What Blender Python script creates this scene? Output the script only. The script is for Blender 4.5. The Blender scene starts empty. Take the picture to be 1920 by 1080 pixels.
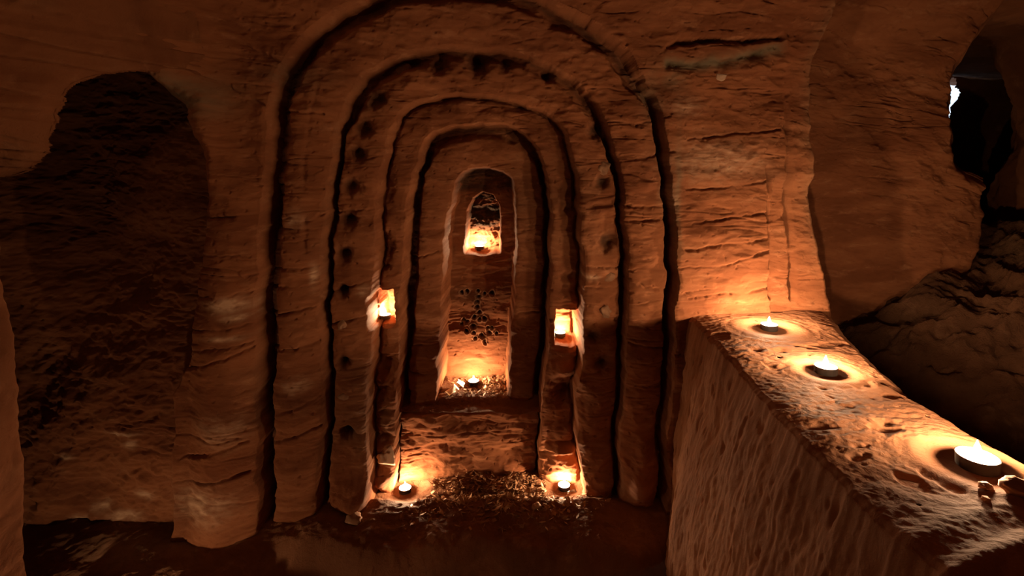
import bpy, math, random
import numpy as np

# ------------------------------------------------------------------ basics
scene = bpy.context.scene
COL = scene.collection
random.seed(7)
F0, CX, HY, CH = 1000.0, 960.0, 300.0, 1.35      # focal (px), horizon, camera height (m)

def wx(px, Y): return (px - CX) / F0 * Y
def wz(py, Y): return CH + (HY - py) / F0 * Y

rng = np.random.RandomState(11)
_G = rng.rand(32, 256, 256) * 2 * np.pi
_GX, _GY = np.cos(_G).astype(np.float32), np.sin(_G).astype(np.float32)

def pn(x, y, seed=0):
    """2-D gradient noise, about -1..1"""
    s = seed % 32
    gx, gy = _GX[s], _GY[s]
    x = np.asarray(x, dtype=np.float64) + seed * 17.31
    y = np.asarray(y, dtype=np.float64) + seed * 9.73
    xi, yi = np.floor(x).astype(np.int64), np.floor(y).astype(np.int64)
    fx, fy = x - xi, y - yi
    u = fx * fx * fx * (fx * (fx * 6 - 15) + 10)
    v = fy * fy * fy * (fy * (fy * 6 - 15) + 10)
    x0, x1, y0, y1 = xi & 255, (xi + 1) & 255, yi & 255, (yi + 1) & 255
    a = gx[x0, y0] * fx + gy[x0, y0] * fy
    b = gx[x1, y0] * (fx - 1) + gy[x1, y0] * fy
    c = gx[x0, y1] * fx + gy[x0, y1] * (fy - 1)
    d = gx[x1, y1] * (fx - 1) + gy[x1, y1] * (fy - 1)
    return ((a * (1 - u) + b * u) * (1 - v) + (c * (1 - u) + d * u) * v) * 1.5

def fbm(x, y, octv=4, seed=0, gain=.5, lac=2.03):
    r, amp, f = 0, 1.0, 1.0
    for i in range(octv):
        r = r + amp * pn(x * f, y * f, seed + i * 3)
        amp *= gain; f *= lac
    return r

def ss(t):
    t = np.clip(t, 0, 1)
    return t * t * (3 - 2 * t)

def sdf(X, Z, poly, closed=True):
    """signed distance, positive inside (closed), or plain distance to a polyline"""
    P = np.array(poly, dtype=float)
    n = len(P)
    best = np.full(X.shape, 1e9)
    inside = np.zeros(X.shape, dtype=bool)
    for i in range(n if closed else n - 1):
        a, b = P[i], P[(i + 1) % n]
        ex, ez = b[0] - a[0], b[1] - a[1]
        L = ex * ex + ez * ez + 1e-12
        t = np.clip(((X - a[0]) * ex + (Z - a[1]) * ez) / L, 0, 1)
        dx, dz = X - a[0] - t * ex, Z - a[1] - t * ez
        best = np.minimum(best, dx * dx + dz * dz)
        if closed:
            c = ((a[1] > Z) != (b[1] > Z))
            with np.errstate(divide='ignore', invalid='ignore'):
                xc = ex * (Z - a[1]) / (ez if abs(ez) > 1e-12 else 1e-12) + a[0]
            inside ^= (c & (X < xc))
    best = np.sqrt(best)
    return np.where(inside, best, -best) if closed else best

def smooth_poly(pts, it=2):
    """open polyline, Chaikin corner cutting"""
    P = [tuple(p) for p in pts]
    for _ in range(it):
        Q = [P[0]]
        for a, b in zip(P[:-1], P[1:]):
            Q.append(tuple(.75 * u + .25 * v for u, v in zip(a, b)))
            Q.append(tuple(.25 * u + .75 * v for u, v in zip(a, b)))
        Q.append(P[-1]); P = Q
    return P

# ------------------------------------------------------------------ mesh helpers
def grid_normals(V):
    du = np.gradient(V, axis=0); dv = np.gradient(V, axis=1)
    n = np.cross(du, dv)
    l = np.linalg.norm(n, axis=2, keepdims=True); l[l == 0] = 1
    return n / l

def mesh_from(name, verts, quads, normals=None, cols=None):
    me = bpy.data.meshes.new(name)
    nv, nf = len(verts), len(quads)
    me.vertices.add(nv); me.vertices.foreach_set('co', np.ascontiguousarray(verts, dtype=np.float32).ravel())
    k = quads.shape[1]
    me.loops.add(nf * k); me.loops.foreach_set('vertex_index', np.ascontiguousarray(quads, dtype=np.int32).ravel())
    me.polygons.add(nf)
    me.polygons.foreach_set('loop_start', np.arange(0, nf * k, k, dtype=np.int32))
    me.polygons.foreach_set('use_smooth', np.ones(nf, dtype=bool))
    if cols is not None:
        at = me.color_attributes.new('stain_light', 'FLOAT_COLOR', 'POINT')
        c = np.ones((nv, 4), dtype=np.float32); c[:, :3] = cols
        at.data.foreach_set('color', c.ravel())
    me.update(calc_edges=True)
    if normals is not None:
        me.normals_split_custom_set_from_vertices(np.ascontiguousarray(normals, dtype=np.float32))
    return me

def link(name, me, mat=None, parent=None):
    o = bpy.data.objects.new(name, me)
    COL.objects.link(o)
    if mat is not None:
        me.materials.append(mat)
    if parent is not None:
        o.parent = parent
    return o

def tag(o, label=None, cat=None, group=None, kind=None):
    if label: o['label'] = label
    if cat: o['category'] = cat
    if group: o['group'] = group
    if kind: o['kind'] = kind
    return o

def empty(name, loc, label, cat, group=None, rz=0):
    o = bpy.data.objects.new(name, None); COL.objects.link(o)
    o.empty_display_size = .02
    o.location = loc; o.rotation_euler = (0, 0, rz)
    return tag(o, label, cat, group)

def quads_of(nu, nv, flip=False):
    i = np.arange(nu - 1)[:, None]; j = np.arange(nv - 1)[None, :]
    a = i * nv + j
    q = np.stack([a, a + nv, a + nv + 1, a + 1], axis=-1).reshape(-1, 4)
    return q[:, ::-1] if flip else q

def surf(name, V, mat, flip=False, cols=None, parent=None, mask=None):
    """a grid V[u,v,3] as one smooth mesh"""
    nu, nv = V.shape[:2]
    q = quads_of(nu, nv, flip)
    N = grid_normals(V).reshape(-1, 3)
    if flip: N = -N
    v = V.reshape(-1, 3); c = None if cols is None else cols.reshape(-1, 3)
    if mask is not None:
        q = q[mask.reshape(-1)]
        u, inv = np.unique(q, return_inverse=True)
        q = inv.reshape(q.shape); v = v[u]; N = N[u]
        c = None if c is None else c[u]
    return link(name, mesh_from(name, v, q, N, c), mat, parent)

# ------------------------------------------------------------------ materials
def newmat(name):
    m = bpy.data.materials.new(name); m.use_nodes = True
    nt = m.node_tree
    b = nt.nodes['Principled BSDF']
    return m, nt, b

def rock_material(name, base, dark, pale, stretch=(1, 1, 3.2), grain=1.0, stains=True, bump=.5):
    m, nt, b = newmat(name)
    N, L = nt.nodes, nt.links
    tc = N.new('ShaderNodeTexCoord')
    mp = N.new('ShaderNodeMapping'); mp.inputs['Scale'].default_value = stretch
    L.new(tc.outputs['Object'], mp.inputs['Vector'])
    def noise(scale, detail, rough, vec=mp.outputs['Vector'], dist=0.0):
        n = N.new('ShaderNodeTexNoise'); n.inputs['Scale'].default_value = scale
        n.inputs['Detail'].default_value = detail; n.inputs['Roughness'].default_value = rough
        n.inputs['Distortion'].default_value = dist
        L.new(vec, n.inputs['Vector']); return n
    def mix(fac, a, c):
        x = N.new('ShaderNodeMix'); x.data_type = 'RGBA'
        if isinstance(fac, float): x.inputs[0].default_value = fac
        else: L.new(fac, x.inputs[0])
        for v, k in ((a, 6), (c, 7)):
            if isinstance(v, tuple): x.inputs[k].default_value = (*v, 1)
            else: L.new(v, x.inputs[k])
        return x.outputs[2]
    def ramp(v, lo, hi):
        r = N.new('ShaderNodeMapRange'); r.inputs[1].default_value = lo; r.inputs[2].default_value = hi
        r.interpolation_type = 'SMOOTHSTEP'
        L.new(v, r.inputs[0]); return r.outputs[0]
    n1 = noise(2.2, 4, .62, dist=.4); n2 = noise(9.0, 5, .65, dist=.3); n3 = noise(38, 3, .7)
    n4 = noise(1.3, 3, .6, tc.outputs['Object'], .6)
    c = mix(ramp(n1.outputs['Fac'], .35, .68), dark, base)
    c = mix(ramp(n2.outputs['Fac'], .52, .78), c, pale)
    c = mix(ramp(n3.outputs['Fac'], .62, .80), c, dark)
    gg = N.new('ShaderNodeMath'); gg.operation = 'MULTIPLY'; gg.inputs[1].default_value = .35
    L.new(ramp(n4.outputs['Fac'], .55, .75), gg.inputs[0])
    c = mix(gg.outputs[0], c, (.22, .135, .075))
    if stains:
        at = N.new('ShaderNodeAttribute'); at.attribute_name = 'stain_light'
        sp = N.new('ShaderNodeSeparateColor'); L.new(at.outputs['Color'], sp.inputs[0])
        def st(ch, col, c):
            mm = N.new('ShaderNodeMath'); mm.operation = 'MULTIPLY'; mm.use_clamp = True
            L.new(sp.outputs[ch], mm.inputs[0]); L.new(ramp(n2.outputs['Fac'], .22, .55), mm.inputs[1])
            return mix(mm.outputs[0], c, col)
        c = st(0, (.035, .028, .022), c)       # soot; also darker pit centres and arch grooves
        c = st(1, (.62, .45, .30), c)          # pale mineral bloom; also light painted on column and alcove
        c = st(2, (.20, .17, .11), c)          # grey-green algae
    L.new(c, b.inputs['Base Color'])
    b.inputs['Roughness'].default_value = .92
    b.inputs['Specular IOR Level'].default_value = .12
    b.inputs['Diffuse Roughness'].default_value = 1.0
    # fine relief: sand grain, wavy bedding and scratches
    n5 = noise(26, 6, .68, dist=.5)
    n6 = noise(230 * grain, 2, .6, tc.outputs['Object'])
    w = N.new('ShaderNodeTexWave'); w.wave_type = 'BANDS'; w.bands_direction = 'Z'
    w.inputs['Scale'].default_value = 5.5; w.inputs['Distortion'].default_value = 9
    w.inputs['Detail'].default_value = 3; w.inputs['Detail Scale'].default_value = 1.2
    L.new(tc.outputs['Object'], w.inputs['Vector'])
    def bmp(h, s, d, prev=None):
        x = N.new('ShaderNodeBump'); x.inputs['Strength'].default_value = s; x.inputs['Distance'].default_value = d
        L.new(h, x.inputs['Height'])
        if prev is not None: L.new(prev, x.inputs['Normal'])
        return x.outputs['Normal']
    nn = bmp(n5.outputs['Fac'], bump, .02)
    nn = bmp(w.outputs['Fac'], bump * .35, .004, nn)
    nn = bmp(n6.outputs['Fac'], bump * .9, .0022, nn)
    L.new(nn, b.inputs['Normal'])
    return m

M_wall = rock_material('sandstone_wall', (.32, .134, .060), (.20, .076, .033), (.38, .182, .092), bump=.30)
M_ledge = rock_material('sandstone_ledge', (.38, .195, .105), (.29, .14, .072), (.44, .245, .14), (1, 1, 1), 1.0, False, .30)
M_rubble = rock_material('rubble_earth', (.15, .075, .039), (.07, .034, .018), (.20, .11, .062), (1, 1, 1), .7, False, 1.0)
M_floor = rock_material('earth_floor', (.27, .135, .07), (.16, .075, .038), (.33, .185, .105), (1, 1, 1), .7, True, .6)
M_ceil = rock_material('sandstone_ceiling', (.28, .120, .055), (.18, .072, .032), (.33, .160, .082), (1, 1, 1), 1, False)

def simple(name, col, rough=.6, metal=0, **kw):
    m, nt, b = newmat(name)
    n = nt.nodes.new('ShaderNodeTexNoise'); n.inputs['Scale'].default_value = kw.get('scale', 60)
    n.inputs['Detail'].default_value = 5
    x = nt.nodes.new('ShaderNodeMix'); x.data_type = 'RGBA'
    tc = nt.nodes.new('ShaderNodeTexCoord'); nt.links.new(tc.outputs['Object'], n.inputs['Vector'])
    v = kw.get('var', .75)
    x.inputs[6].default_value = (*[c * v for c in col], 1); x.inputs[7].default_value = (*col, 1)
    nt.links.new(n.outputs['Fac'], x.inputs[0]); nt.links.new(x.outputs[2], b.inputs['Base Color'])
    b.inputs['Roughness'].default_value = rough; b.inputs['Metallic'].default_value = metal
    if kw.get('bump'):
        bp = nt.nodes.new('ShaderNodeBump'); bp.inputs['Strength'].default_value = kw['bump']; bp.inputs['Distance'].default_value = .004
        nt.links.new(n.outputs['Fac'], bp.inputs['Height']); nt.links.new(bp.outputs['Normal'], b.inputs['Normal'])
    return m

M_alu = simple('shaded_aluminium_cup', (.035, .03, .027), .6, .2, scale=300, var=.9)  # near-black base puts the shade on the cup's side into its colour
M_wax = simple('molten_wax', (.95, .90, .80), .15, 0, scale=80, var=.97)
M_wick = simple('charred_wick', (.03, .02, .02), .9)
M_stone = simple('loose_stone', (.30, .165, .09), .9, 0, scale=45, var=.5, bump=.8)
M_pale = simple('pale_stone', (.50, .36, .25), .85, 0, scale=50, var=.6, bump=.8)
M_paper = simple('white_paper', (.85, .80, .70), .8, 0, scale=40, var=.9)
M_leaf = simple('dry_leaf_litter', (.42, .24, .12), .75, 0, scale=14, var=.35)
M_foil = simple('crumpled_foil', (.8, .78, .74), .3, .8, scale=120, var=.8)

m, nt, b = newmat('candle_flame'); M_flame = m
nt.nodes.remove(b)
FLAME = 4700.0
em = nt.nodes.new('ShaderNodeEmission'); em.inputs['Color'].default_value = (1.0, .575, .31, 1)
em.inputs['Strength'].default_value = FLAME
nt.links.new(em.outputs[0], nt.nodes['Material Output'].inputs['Surface'])

# ------------------------------------------------------------------ back wall outlines, px in the photograph at depth Y
def B0xy(x, z):
    """front surface of the uncarved wall"""
    y = 2.0 + .08 * x
    y = y - .42 * ss((-x - .92) / .60) * ss((z - 1.10) / .45)
    y = y - .10 * ss((z - 1.55) / .5) - .25 * ss((z - 1.80) / .5)
    return y

def to_world(pts, off):
    """each point is placed on the surface `off` behind the uncarved front"""
    out = []
    off = {.1: .08, .12: .08, .2: .15, .27: .25}.get(off, off)
    for px, py in pts:
        Y = 2.0
        for _ in range(12):
            Y = float(B0xy(np.array(wx(px, Y)), np.array(wz(py, Y)))) + off
        out.append((wx(px, Y), wz(py, Y)))
    return out

A1 = [(478,1080),(480,1010),(482,900),(480,700),(482,500),(487,410),(490,340),(496,270),(505,200),(518,130),(538,95),(575,55),(635,8),
      (700,-28),(780,-48),(860,-52),(940,-45),(1000,-22),(1045,2),(1125,45),(1182,100),(1220,160),(1248,225),(1262,300),(1269,400),(1272,520),
      (1268,600),(1262,700),(1252,900),(1248,1080)]
A2 = [(594,1080),(596,940),(598,800),(600,700),(598,600),(603,535),(605,415),(612,325),(628,240),(645,185),(662,148),(700,118),(760,92),(830,80),
      (880,82),(940,88),(1010,100),(1065,133),(1122,185),(1150,260),(1170,335),(1178,425),(1181,535),(1180,600),(1174,700),(1170,800),(1165,940),(1162,1080)]
A3 = [(688,1080),(690,900),(685,800),(688,700),(690,600),(695,530),(700,425),(703,345),(718,300),(730,250),(750,205),(785,184),(840,168),
      (905,172),(965,184),(1012,198),(1045,222),(1070,265),(1085,325),(1090,400),(1094,475),(1097,535),(1095,600),(1090,660),(1083,750),(1083,840),(1098,910),(1102,1080)]
A4 = [(738,1080),(738,880),(740,790),(742,700),(748,600),(748,530),(756,425),(765,340),(780,292),(802,252),(838,236),(890,229),
      (940,231),(980,245),(1012,272),(1029,325),(1034,425),(1036,530),(1030,600),(1022,700),(1015,800),(1012,880),(1010,1080)]
A5 = [(814,1000),(816,750),(820,680),(822,600),(826,530),(832,450),(840,380),(850,342),(868,318),(905,309),(940,318),(957,332),(966,356),
      (969,450),(967,530),(963,600),(957,680),(948,750),(946,1000)]
A6 = [(868,482),(870,438),(874,396),(884,371),(904,360),(924,365),(936,386),(940,416),(940,480)]
OFF = [.08, .15, .25, .38, .62]
polys = []
for pts, o in zip((A1, A2, A3, A4, A5), [0] + OFF[:4]):
    polys.append(smooth_poly(to_world(pts, o), 1))
poly6 = to_world(A6, .62)
niche_l = to_world([(699,610),(698,546),(738,543),(740,611)], .27)
niche_r = to_world([(1040,646),(1042,580),(1086,584),(1090,648)], .27)

def warp_edge(X, Z, k):
    return .011 * fbm(X * 3.0, Z * 5.0, 3, 5 + k) + .0045 * fbm(X * 15, Z * 20, 3, 9 + k)

# grid: finest where the carved arches are
def axis(segs):
    out = []
    for a, b_, s in segs:
        n = max(1, int(round((b_ - a) / s))); out.append(np.linspace(a, b_, n, endpoint=False))
    out.append([segs[-1][1]])
    return np.concatenate(out)

gx = axis([(-2.5, -1.75, .012), (-1.75, -1.05, .0055), (-1.05, 1.45, .0031), (1.45, 2.05, .006), (2.05, 2.45, .004), (2.45, 2.6, .02)])
gz = axis([(-.12, 0, .012), (0, 2.05, .0032), (2.05, 2.5, .012)])
X, Z = np.meshgrid(gx, gz, indexing='ij')

F = B0xy(X, Z)
cols = np.zeros(X.shape + (3,))
# ---- left alcove (deep, head hidden behind an overhanging lip)
alc = [(-500,340,1.40),(0,332,1.46),(40,325,1.47),(72,302,1.49),(93,252,1.52),(108,210,1.54),(132,172,1.56),(160,151,1.58),(220,137,1.60),
       (290,132,1.66),(340,140,1.74)]
rim = [(380,172,1.82),(402,240,1.88),(405,350,1.91),(396,470,1.92),(375,600,1.92),(348,690,1.92),(328,745,1.92),(326,850,1.92),(326,1100,1.92)]
lip = to_world([(p, q) for p, q, Y in alc], 0)
al = [(-3.0, -.6), (-3.0, 2.02), (-1.9, 1.98), (-1.45, 1.86), (-1.22, 1.74)] + to_world([(p, q) for p, q, Y in alc[-1:] + rim], 0)
dA = sdf(X, Z, al) + .012 * fbm(X * 4, Z * 4, 3, 2)
wA = .03 + .15 * ss((X + 1.40) / .25) * ss((Z - .62) / .4) + .10 * ss((Z - 1.3) / .2)
Yal = 2.03 + .24 * ss((Z - .2) / .9) + .10 * fbm(X * 1.2, Z * 1.2, 2, 3)
F = F + (Yal - F) * ss(dA / wA)
# ---- the fat rounded column between alcove and arches
dcol = np.clip((X + 1.16) / .24, -.4, 1.2)
F = F - .055 * np.sin(np.pi * np.clip(dcol, 0, 1)) * ss((1.55 - Z) / .5) * (dA < .05) * ss((.03 - dA) / .06 + .5)

# ---- nested arches
ds = []
for k, (P, o) in enumerate(zip(polys, OFF)):
    d = sdf(X, Z, P) + warp_edge(X, Z, k)
    ds.append(d)
step = [o - p for o, p in zip(OFF, [0] + OFF[:-1])]
for k, d in enumerate(ds):
    w = .007 if k < 4 else .014
    F = F + step[k] * ss(d / w)
    wob = 1 + .5 * fbm(X * 5, Z * 5, 2, 15 + k)
    gw = (.012, .010, .003, .013, .0)[k]
    wide = np.maximum(ss((Z - (1.50, 1.42, 1.9, 1.30, 9)[k]) / .15), .8 * ss((-X - (.70, .9, .9, .38, 9)[k]) / .08) * ss((Z - .45) / .3))
    gw = gw * (1 + (1.3, 1.2, .5, 1.4, 0)[k] * wide)
    groove = ss(d / w) - ss((d - w - gw) / (.014 + .022 * wide))
    F = F + (.060, .050, .016, .050, .0)[k] * groove * np.clip(wob, .3, 1.4)
    F = F + .005 * ss((d + .014) / .014)
    cols[..., 0] = np.maximum(cols[..., 0], (.55, .45, .15, .45, 0)[k] * np.exp(-((d - w - gw * .4) / .012) ** 2))  # darker line along each arch groove
# band surfaces gently rounded like columns
for k in range(4):
    a, b_ = ds[k], -ds[k + 1]
    t = np.clip(a / np.maximum(a + b_, 1e-4), 0, 1)
    m_ = (ds[k] > 0) & (ds[k + 1] < 0)
    F = F - m_ * (.034, .026, .008, .016)[k] * np.sin(np.pi * t)

# ---- platform block under the inner recess
Ytop = 2.5
zb = wz(766, 2.34) + .012 * fbm(X * 5, Z * 0 + 1, 3, 4)
inside4 = ss(ds[3] / .012)
bl = ss((zb - Z) / .012) * inside4
Fb = 2.335 + .19 * X * .4 + .012 * fbm(X * 6, Z * 12, 4, 6) - .02 * ss((Z - .1) / -.1)
F = F + (np.minimum(F, Fb) - F) * bl
# ---- upper niche in the recess
d6 = sdf(X, Z, poly6) + .006 * fbm(X * 16, Z * 16, 3, 12)
F = F + .16 * ss(d6 / .012)
# ---- the two candle niches in the third band
dl = sdf(X, Z, niche_l) + .005 * fbm(X * 30, Z * 30, 2, 13)
dr = sdf(X, Z, niche_r) + .005 * fbm(X * 30, Z * 30, 2, 14)
F = F + .13 * ss(dl / .008) + .14 * ss(dr / .008)

def window(x0, x1, z0, z1):
    i0, i1 = np.searchsorted(gx, [x0, x1]); j0, j1 = np.searchsorted(gz, [z0, z1])
    return (slice(i0, max(i1, i0 + 2)), slice(j0, max(j1, j0 + 2)))

def stain_light_at(ch, px, py, off, rx, rz, a, noisy=False):
    (cx, cz), = to_world([(px, py)], off)
    s = window(cx - 3 * rx, cx + 3 * rx, cz - 3 * rz, cz + 3 * rz)
    x, z = X[s], Z[s]
    q = np.exp(-(((x - cx) / rx) ** 2 + ((z - cz) / rz) ** 2)) * a
    if noisy: q = np.clip(q * 1.4 * (1 + .8 * fbm(x * 30, z * 60, 3, 66)), 0, 1)
    c = cols[s + (ch,)]
    cols[s + (ch,)] = np.maximum(c, q)

def blob(px, py, off, rx, rz, amp, power=2.0, ir=1.0):
    """hollow (amp > 0) or swelling (amp < 0) centred on a photographed spot"""
    (cx, cz), = to_world([(px, py)], off)
    s = window(cx - 3 * rx, cx + 3 * rx, cz - 3 * rz, cz + 3 * rz)
    x, z = X[s], Z[s]
    r = np.sqrt(((x - cx) / rx) ** 2 + ((z - cz) / rz) ** 2)
    r = r * (1 + .22 * ir * fbm(x * 28, z * 28, 2, int(px) % 9))
    F[s] += amp * np.exp(-r ** power)
    return s, r

# round pits cut along the second band
pits = [(823,122,.026,.05),(893,117,.034,.065),(950,121,.020,.03),(1027,138,.020,.035),(708,186,.028,.05),(682,240,.026,.05),(670,288,.024,.05),
        (657,350,.026,.05),(651,412,.024,.05),(645,475,.024,.045),(643,545,.018,.045),(645,678,.020,.04),(650,816,.021,.07),
        (1118,245,.030,.05),(1140,452,.030,.04),(1128,680,.024,.03),(1112,630,.02,.02),(1130,340,.022,.03)]
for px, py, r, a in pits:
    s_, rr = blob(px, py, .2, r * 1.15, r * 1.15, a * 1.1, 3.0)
    cols[s_ + (0,)] = np.maximum(cols[s_ + (0,)], .75 * np.exp(-rr ** 2))  # pit centres darkened in colour so the hollows stand out
    blob(px, py, .2, r * 2.0, r * 1.9, .010, 2.0)
blob(1140, 462, .2, .045, .022, .03, 3)
blob(1130, 385, .2, .05, .012, .02, 3)
# third band: hollows and rolls beneath the niches
for q in [(722,690,.27,.040,.045,.055),(722,735,.27,.040,.025,.03),(716,795,.27,.035,.014,-.018),(722,822,.27,.04,.02,.025),
          (722,775,.27,.03,.012,.02),(1062,690,.27,.055,.03,-.045),(1060,738,.27,.05,.055,.06),(1062,812,.27,.05,.035,-.02),
          (1062,846,.27,.06,.012,-.03),(1062,832,.27,.05,.010,.03),(720,420,.27,.030,.03,-.02),(722,470,.27,.03,.06,.03),
          (725,360,.27,.025,.06,.02),(1066,395,.27,.035,.02,.03),(1066,520,.27,.035,.02,.03),(1066,450,.27,.035,.03,.01),
          (1068,480,.27,.04,.02,.012),(722,500,.27,.03,.01,.02),(810,180,.27,.08,.02,.03),(975,200,.27,.05,.018,.02),(870,190,.27,.05,.03,-.03),
          (1060,880,.27,.08,.06,-.02),(700,900,.27,.06,.03,-.06),(1085,925,.27,.05,.04,-.07),(660,930,.2,.06,.05,-.05)]:
    blob(q[0], q[1], q[2], q[3], q[4], q[5], 2.6)
# broken toe of the right-hand bands and the worn corners
for q in [(1195,900,.12,.05,.06,-.05),(1200,840,.12,.03,.05,-.03),(650,840,.2,.05,.05,.02),(655,885,.2,.05,.07,.03)]:
    blob(q[0], q[1], q[2], q[3], q[4], q[5], 2.2)
# outer wall, right: hollow shelf and horizontal beds
def bed(pts, off, w, amp, soft=.003):
    P = to_world(pts, off)
    xs, zs = [p[0] for p in P], [p[1] for p in P]
    s = window(min(xs) - 4 * w, max(xs) + 4 * w, min(zs) - 4 * w - .005, max(zs) + 4 * w + .005)
    x, z = X[s], Z[s]
    d = sdf(x, z + .004 * fbm(x * 40, z * 10, 2, 7), P, closed=False)
    k = np.clip(fbm(x * 9, z * 9, 2, 21) * .8 + .7, 0, 1.4)
    F[s] += amp * np.exp(-(d / w) ** 2) * k
    return s, d
bed([(1235,95),(1270,80),(1330,76),(1400,76),(1465,70)], 0, .010, .05)
s_, dd = bed([(1255,118),(1310,122),(1380,110),(1462,92)], 0, .022, .03)
cols[s_ + (2,)] = np.maximum(cols[s_ + (2,)], 1.0 * np.exp(-(dd / .022) ** 2))
cr = [[(1285,470),(1340,462),(1400,455),(1440,448)],[(1275,505),(1350,500),(1440,470)],[(1280,425),(1350,412),(1440,398)],
      [(1370,550),(1410,548),(1445,540)],[(1290,355),(1360,352),(1440,340)],[(1290,262),(1380,250),(1460,244)],
      [(1290,560),(1330,552),(1370,550)],[(1180,390),(1262,384)],[(1185,415),(1266,408)],[(1190,300),(1255,284)],[(1180,643),(1265,652)],
      [(1180,530),(1268,545)],[(490,505),(600,498)],[(380,408),(480,404)],[(500,345),(605,352)],[(330,470),(475,478)],[(340,560),(475,545)],
      [(330,620),(475,605)],[(330,700),(475,650)],[(330,660),(475,640)],[(335,860),(470,822)],[(330,905),(470,880)],[(500,590),(598,572)],
      [(500,660),(598,640)],[(505,780),(598,745)],[(505,830),(598,800)],[(500,540),(598,530)],[(520,210),(610,214)],[(505,425),(600,430)],
      [(1190,720),(1250,722)],[(1190,235),(1245,222)],[(610,550),(690,528)],[(612,610),(690,590)],[(610,400),(700,392)],
      [(1100,390),(1175,384)],[(1100,500),(1178,505)],[(1100,540),(1178,540)],[(760,700),(815,705)],[(765,490),(825,470)],[(970,540),(1032,535)],[(972,590),(1030,585)]]
for c in cr:
    pxm = sum(p[0] for p in c) / len(c)
    off = 0
    if 487 < pxm < 605 or 1180 < pxm < 1268: off = .1
    elif 605 <= pxm < 692 or 1096 < pxm <= 1180: off = .2
    elif 740 < pxm < 830 or 960 < pxm < 1034: off = .38
    bed(c, off, .0045, .016)
bed([(270,105),(330,125),(400,150),(470,185),(500,200)], 0, .006, .02)
bed([(0,60),(90,75),(200,95),(290,110)], 0, .005, .014)
bed([(400,60),(460,85),(520,112)], 0, .008, .02)
bed([(0,165),(60,172),(120,160)], 0, .005, .012)
# seam running down the first band on the left
bed([(600,165),(592,205),(580,250),(572,320),(578,400),(577,470)], .1, .009, .009)
# pilaster grooves
g1 = bed([(1440,315),(1443,370),(1447,440),(1447,560)], 0, .008, .05)
P1 = to_world([(1441,300),(1445,600)], 0); P2 = to_world([(1478,180),(1482,400),(1492,600)], 0)
bed([(1478,180),(1476,300),(1484,400),(1494,560)], 0, .011, .05)
F = F + .03 * ss((X - P1[0][0] - .01) / .015) * ss((1.30 - Z) / .08) * (X < P1[0][0] + .5)
blob(1353, 300, 0, .12, .05, -.02)
blob(1300, 480, 0, .10, .03, -.018)
for q in [(1320,440,0,.09,.02,-.016),(1400,480,0,.05,.018,-.014),(1330,520,0,.09,.02,.014),(1210,345,.1,.05,.02,-.012)]:
    blob(*q)
# ---- corner of the outer wall and the farther chamber wall, then the gap into the passage
cor = [(1530,-300,2.12),(1522,0,2.12),(1512,80,2.12),(1506,160,2.12),(1507,260,2.12),(1520,400,2.12),(1534,500,2.12),(1556,580,2.12),(1585,680,2.12),(1600,1300,2.12),(9000,1300,2.12),(9000,-300,2.12)]
dC = sdf(X, Z, [(wx(p, Y), wz(q, Y)) for p, q, Y in cor]) + .012 * fbm(X * 5, Z * 5, 3, 22)
Yf = 2.56 + .10 * (X - 1.6) + .05 * fbm(X * 1.8, Z * 1.8, 3, 23)
Yf = Yf - .25 * ss((Z - 1.75) / .5)
F = F + (Yf - F) * ss(dC / .13)
cols[..., 2] = np.maximum(cols[..., 2], .45 * np.exp(-((dC - .06) / .07) ** 2) * ss((Z - .8) / .3))
gap = [(1862,-300),(1850,-60),(1826,40),(1806,110),(1797,180),(1786,240),(1800,292),(1818,322),(1866,336),(1870,400),(1868,440),(1852,480),(1835,520),(1820,900),(9000,900),(9000,-300)]
dG = sdf(X, Z, [(wx(p, 2.66), wz(q, 2.66)) for p, q in gap]) + .006 * fbm(X * 8, Z * 8, 2, 24)
F = F + .10 * ss((dG + .10) / .10) ** 2
# ---- weathering shared by every surface
hs = 1 - .6 * ss((dG) / .1)
tilt = .16 * X + .02 * fbm(X * 2, Z * 2, 2, 1)
zz = Z - .09 * np.sin(X * 1.3) + tilt * 0.5
F = F + hs * (.020 * fbm(X * 2.1, Z * 3.0, 3, 30)
              + .0062 * fbm(X * 4.2, zz * 17, 4, 33)
              + .0018 * fbm(X * 20, zz * 64, 3, 40)
              + .012 * (np.abs(fbm(X * 5 + Z * 2, zz * 8, 3, 34)) - .3) + .003 * fbm(X * 13, Z * 15, 3, 37))
bedm = np.clip(1 - np.abs(fbm(X * 1.6, zz * 15, 3, 45)) * 7, 0, 1) ** 2 * ss(fbm(X * 3, Z * 5, 2, 49) * 1.4 + .3)
F = F + .010 * bedm * hs
# scalloped chips: pick strokes slanting across the rock
hd = (ds[0] > 0) * ss((Z - 1.30) / .25)
F = F + hd * (.012 * fbm(X * 8, Z * 11, 3, 53) + .010 * np.abs(fbm(X * 5, Z * 14, 3, 54)) )
chip = fbm(X * 17 + Z * 8, Z * 30 - X * 5, 2, 52)
F = F - .004 * np.clip(chip - .25, 0, 1) * hs * (1 + 1.5 * ss((Z - 1.4) / .4))
pits_f = np.clip(fbm(X * 45, Z * 60, 2, 56) - .55, 0, 1)
F = F + .012 * pits_f * hs
# alcove wall: broken scaly rock
F = F + (ss(dA / .1)) * (.014 * fbm(X * 8, Z * 14, 4, 58) + .010 * np.abs(fbm(X * 14, Z * 28, 2, 60)))
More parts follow.
